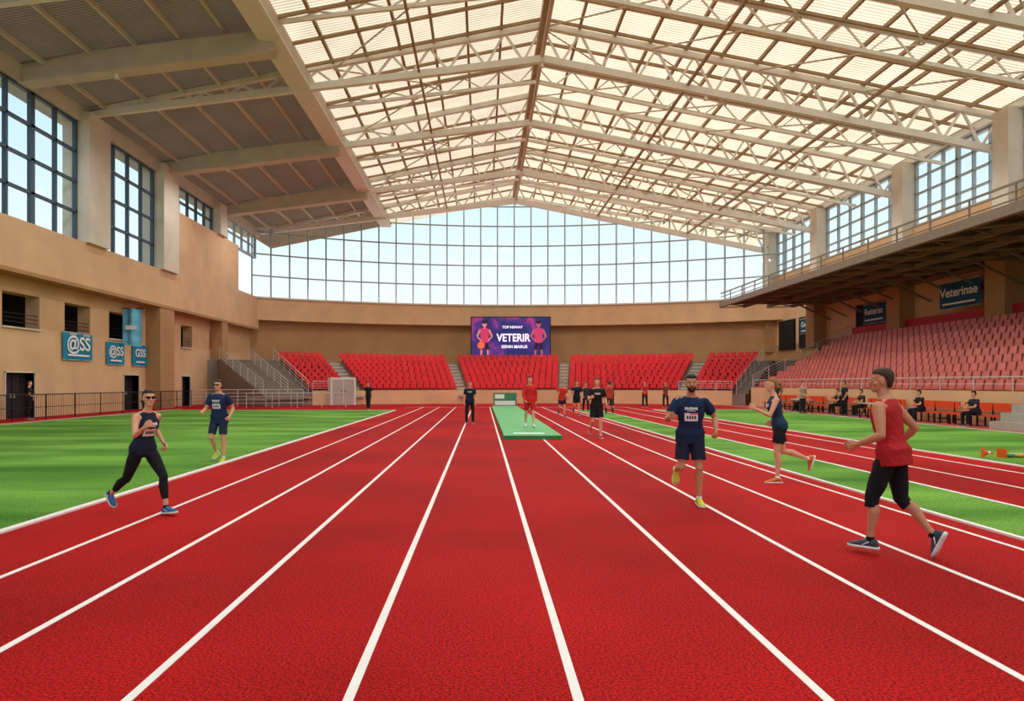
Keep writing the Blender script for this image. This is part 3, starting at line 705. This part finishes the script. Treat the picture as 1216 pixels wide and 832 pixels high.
# ---------------------------------------------------------------- banners & text
def text(body,size,m,parent,loc,rot,ex=.0,sx=1.0):
    c=D.curves.new(body,'FONT'); c.body=body; c.size=size; c.align_x='CENTER'; c.align_y='CENTER'; c.extrude=ex; c.offset=size*.02; c.materials.append(m)
    o=D.objects.new('lettering',c); COL.objects.link(o); o.location=loc; o.rotation_euler=rot; o.scale=(sx,1,1); o.parent=parent; return o
def banner_x(X,y0,y1,z0,z1,m,body,side,size,dx=0):
    b=MB(); n=8; vs=[];fs=[]
    for i in range(n+1):
        y=y0+(y1-y0)*i/n; w=.03*math.sin(i*1.7)
        vs+= [(w,y,z0),(w,y,z1)]
    for i in range(n): fs.append((2*i,2*i+2,2*i+3,2*i+1))
    b.add(vs,fs,m); b.tube((0,y0,z1),(0,y1,z1),.03,RAILM,6); b.tube((0,y0,z0),(0,y1,z0),.02,RAILM,6)
    o=b.obj('sponsor_banner',loc=(X,0,0))
    r=(rad(90),0,rad(90) if side>0 else rad(-90))
    text(body,size,TXTW,o,(side*.06,(y0+y1)/2,(z0+z1)/2+.12),r,sx=1.1)
    bb=MB(); bb.box(min(side*.05,side*.06),y0+.35,z0+.2,max(side*.05,side*.06),y1-.35,z0+.3,TXTW); bb.obj('tagline',parent=o)
banner_x(-21.80,35.0,37.6,2.9,4.35,TEAL,'@SS',1,1.0)
banner_x(-21.82,39.1,41.0,2.75,4.1,TEAL,'@SS',1,.75)
banner_x(-21.82,42.0,43.75,2.75,4.1,TEAL,'GSS',1,.7)
banner_x(26.85,36.3,39.6,5.95,7.45,NAVYB,'Veterinae',-1,.7)
banner_x(27.6,46.0,48.9,5.9,7.3,NAVYB,'Reiterac',-1,.6)
banner_x(27.6,56.3,58.6,5.9,7.2,NAVYB,'Geest',-1,.6)
b=MB(); vs=[];fs=[]; n=10
for i in range(n+1):
    t=i/n; x=-21.85+1.15*t; y=40.9+.12*math.sin(t*9)
    vs+=[(x,y,4.0-.15*t),(x,y,6.2)]
for i in range(n): fs.append((2*i,2*i+2,2*i+3,2*i+1))
b.add(vs,fs,LBLUE); b.tube((-21.95,40.9,6.2),(-20.6,40.9,6.2),.03,BLACKM)
b.box(-21.6,40.7,4.9,-20.9,40.72,5.15,TXTW)
b.obj('hanging_flag')
# ---------------------------------------------------------------- video screen
def screen_mat():
    m=D.materials.new('screen_image'); m.use_nodes=True; nt=m.node_tree; b=nt.nodes['Principled BSDF']
    tc=nt.nodes.new('ShaderNodeTexCoord'); n=nt.nodes.new('ShaderNodeTexNoise'); n.inputs['Scale'].default_value=.55; n.inputs['Detail'].default_value=4
    nt.links.new(tc.outputs['Object'],n.inputs['Vector']); r=nt.nodes.new('ShaderNodeValToRGB')
    e=r.color_ramp.elements; e[0].position=.44; e[0].color=lin((22,30,96)); e[1].position=.72; e[1].color=lin((190,46,112))
    k=e.new(.57); k.color=lin((66,38,120))
    nt.links.new(n.outputs['Fac'],r.inputs['Fac']); nt.links.new(r.outputs['Color'],b.inputs['Base Color']); nt.links.new(r.outputs['Color'],b.inputs['Emission Color']); b.inputs['Emission Strength'].default_value=.7
    return m
SM=screen_mat(); b=MB()
b.box(-1.15,65.6,4.05,6.65,65.9,8.15,BLACKM); b.box(-1.05,65.56,4.15,6.55,65.6,8.05,SM)
for x in(0,5.5): b.beam((x,65.9,7.0),(x,69.3,7.8),.15,.15,BLACKM); b.beam((x,65.75,3.5),(x,65.75,4.2),.2,.2,BLACKM)
scr=b.obj('video_scoreboard')
b=MB(); SKN=mat('screen_figure_skin',(214,130,128),.6,emit=.5); VST=mat('screen_figure_vest',(196,60,110),.6,emit=.5); HRM=mat('screen_figure_hair',(52,24,50),.6,emit=.3); OR=mat('screen_ball',(226,100,70),.6,emit=.6); SKD=mat('screen_figure_skin_deep',(176,92,100),.6,emit=.5)  # screen figures use two skin tones, one deeper
X=Vector((1,0,0));Z=Vector((0,0,1));Yv=Vector((0,1,0))
for cx,sk_ in((.2,SKN),(5.45,SKD)):
    b.ell((cx,65.545,7.42),X,Yv,Z,.23,.012,.30,sk_); b.ell((cx,65.54,7.60),X,Yv,Z,.25,.012,.18,HRM); b.box(cx-.09,65.53,6.95,cx+.09,65.55,7.2,sk_)
    def poly(pts,m,y=65.535): b.add([(px_,y,pz_) for px_,pz_ in pts],[tuple(range(len(pts)))],m)
    poly([(cx-.50,6.92),(cx-.2,7.02),(cx+.2,7.02),(cx+.50,6.92),(cx+.38,6.1),(cx+.34,5.55),(cx-.34,5.55),(cx-.38,6.1)],VST)
    for q in(-1,1):
        b.beam((cx+q*.46,65.53,6.85),(cx+q*.72,65.53,6.2),.02,.20,sk_,up=(1,0,0)); b.beam((cx+q*.72,65.53,6.2),(cx+q*.30,65.53,5.75),.02,.15,sk_,up=(1,0,0)); b.beam((cx+q*.18,65.53,5.6),(cx+q*.30,65.53,4.9),.02,.32,HRM,up=(1,0,0)); b.beam((cx+q*.30,65.53,4.95),(cx+q*.34,65.53,4.2),.02,.20,sk_,up=(1,0,0))
b.ell((-.15,65.51,5.35),X,Yv,Z,.36,.01,.36,OR)
b.obj('screen_figures',parent=scr)
TE=mat('screen_text',(245,235,250),.5,emit=.9)
text('VETERIR',1.05,TE,scr,(3.0,65.49,6.05),(rad(90),0,0),sx=.84); text('ESINN MARUS',.40,TE,scr,(3.1,65.49,5.2),(rad(90),0,0)); text('TOP NEWAY',.34,TE,scr,(2.9,65.49,7.1),(rad(90),0,0))
# ---------------------------------------------------------------- left fence
rail('perimeter_fence',[(-20.1,-11,0),(-20.1,46.5,0)],1.15,BLACKM,n=2,r=.025,step=2.2,vert=True)
rail('track_barrier',[(-15.6,44.5,0),(-9.5,46.8,0)],1.0,RAILM,n=3,step=1.5)
for y in(25.9,29.2,32.8,36.4,40,43.6):
    b=MB()
    for k in range(2):
        x=18.9+k*.55; zz=.45
        b.box(x-.18,y-1.5,zz-.04,x+.18,y+1.5,zz,ORNG)
        if k: b.box(x+.17,y-1.5,zz+.15,x+.21,y+1.5,zz+.45,ORNG)
        for yy in(y-1.2,y,y+1.2):
            b.beam((x-.12,yy,.012),(x-.12,yy,zz-.04),.05,.05,BLACKM); b.beam((x+.12,yy,.012),(x+.12,yy,zz-.04),.05,.05,BLACKM)
            if k: b.beam((x+.16,yy,zz-.1),(x+.19,yy,zz+.42),.04,.04,BLACKM)
    b.beam((18.9,y-1.2,.2),(19.45,y-1.2,.2),.04,.04,BLACKM); b.beam((18.9,y+1.2,.2),(19.45,y+1.2,.2),.04,.04,BLACKM)
    b.obj('orange_bench')
for y in(31.0,38.0):
    b=MB(); b.box(17.75,y-.9,.70,18.25,y+.9,.745,RAILM)
    for s in(-.8,.8): b.beam((17.8,y+s,.012),(18.2,y+s,.72),.04,.04,BLACKM); b.beam((18.2,y+s,.012),(17.8,y+s,.72),.04,.04,BLACKM)
    b.obj('folding_table')
b=MB()
for i in range(4): b.box(18.2+.4*i,22.2,.012 if i==0 else .3*i,19.8,24.2,.3*(i+1),CONCL)
b.obj('access_steps'); rail('stair_handrail',[(18.2,22.25,.3),(19.7,22.25,1.2)],.95)
CONE=mat('orange_cone_plastic',(236,96,30),.5)
def cone(x,y,rot,lying):
    b=MB(); b.box(-.14,-.14,0,.14,.14,.02,CONE); b.tube((0,0,.02),(0,0,.15),.10,CONE,16,.06); b.tube((0,0,.15),(0,0,.21),.06,TXTW,16,.045); b.tube((0,0,.21),(0,0,.32),.045,CONE,16,.02)
    o=b.obj('training_cone',loc=(x,y,.02)); o.scale=(.7,.7,.7)
    if lying: o.rotation_euler=(rad(90),0,rot); o.location.z=.118
cone(11.05,14.9,1.2,True); cone(11.4,14.8,2.0,True)
b=MB()
for i,(x,c) in enumerate(((11.6,(60,140,70)),(11.78,(210,150,60)),(11.96,(190,60,60)))):
    m=mat('beanbag_%d'%i,c,.8); b.ell((x,14.8,.065),X,Yv,Z,.10,.08,.045,m); b.beam((x-.08,14.8,.075),(x+.08,14.8,.075),.02,.08,TXTW)
b.obj('bean_bags')
# ---------------------------------------------------------------- world, lights, camera
w=D.worlds.new('sky'); SC.world=w; w.use_nodes=True; nt=w.node_tree; bg=nt.nodes['Background']
tc=nt.nodes.new('ShaderNodeTexCoord'); sp=nt.nodes.new('ShaderNodeSeparateXYZ'); r=nt.nodes.new('ShaderNodeValToRGB')
nt.links.new(tc.outputs['Generated'],sp.inputs[0]); nt.links.new(sp.outputs['Z'],r.inputs['Fac']); nt.links.new(r.outputs['Color'],bg.inputs['Color'])
e=r.color_ramp.elements; e[0].position=0; e[0].color=(.92,.96,.97,1); e[1].position=.5; e[1].color=(.42,.68,.92,1)
k=e.new(.14); k.color=(.86,.95,.98,1); k=e.new(.27); k.color=(.68,.86,.95,1)
bg.inputs['Strength'].default_value=1.2
s=D.lights.new('sun','SUN'); s.energy=9.5; s.angle=rad(1.2); s.color=(1,.96,.90); so=D.objects.new('sun',s); COL.objects.link(so)
dirn=Vector((-.32,-.60,-.66)); so.rotation_euler=dirn.to_track_quat('-Z','Y').to_euler(); so.location=(20,20,60)
c=D.cameras.new('camera'); c.sensor_width=36; c.lens=800/1216*36; c.shift_x=35/1216; c.shift_y=39/1216; c.clip_end=400
co=D.objects.new('camera',c); COL.objects.link(co); co.location=(0,0,1.65); co.rotation_euler=(rad(90),0,0); SC.camera=co
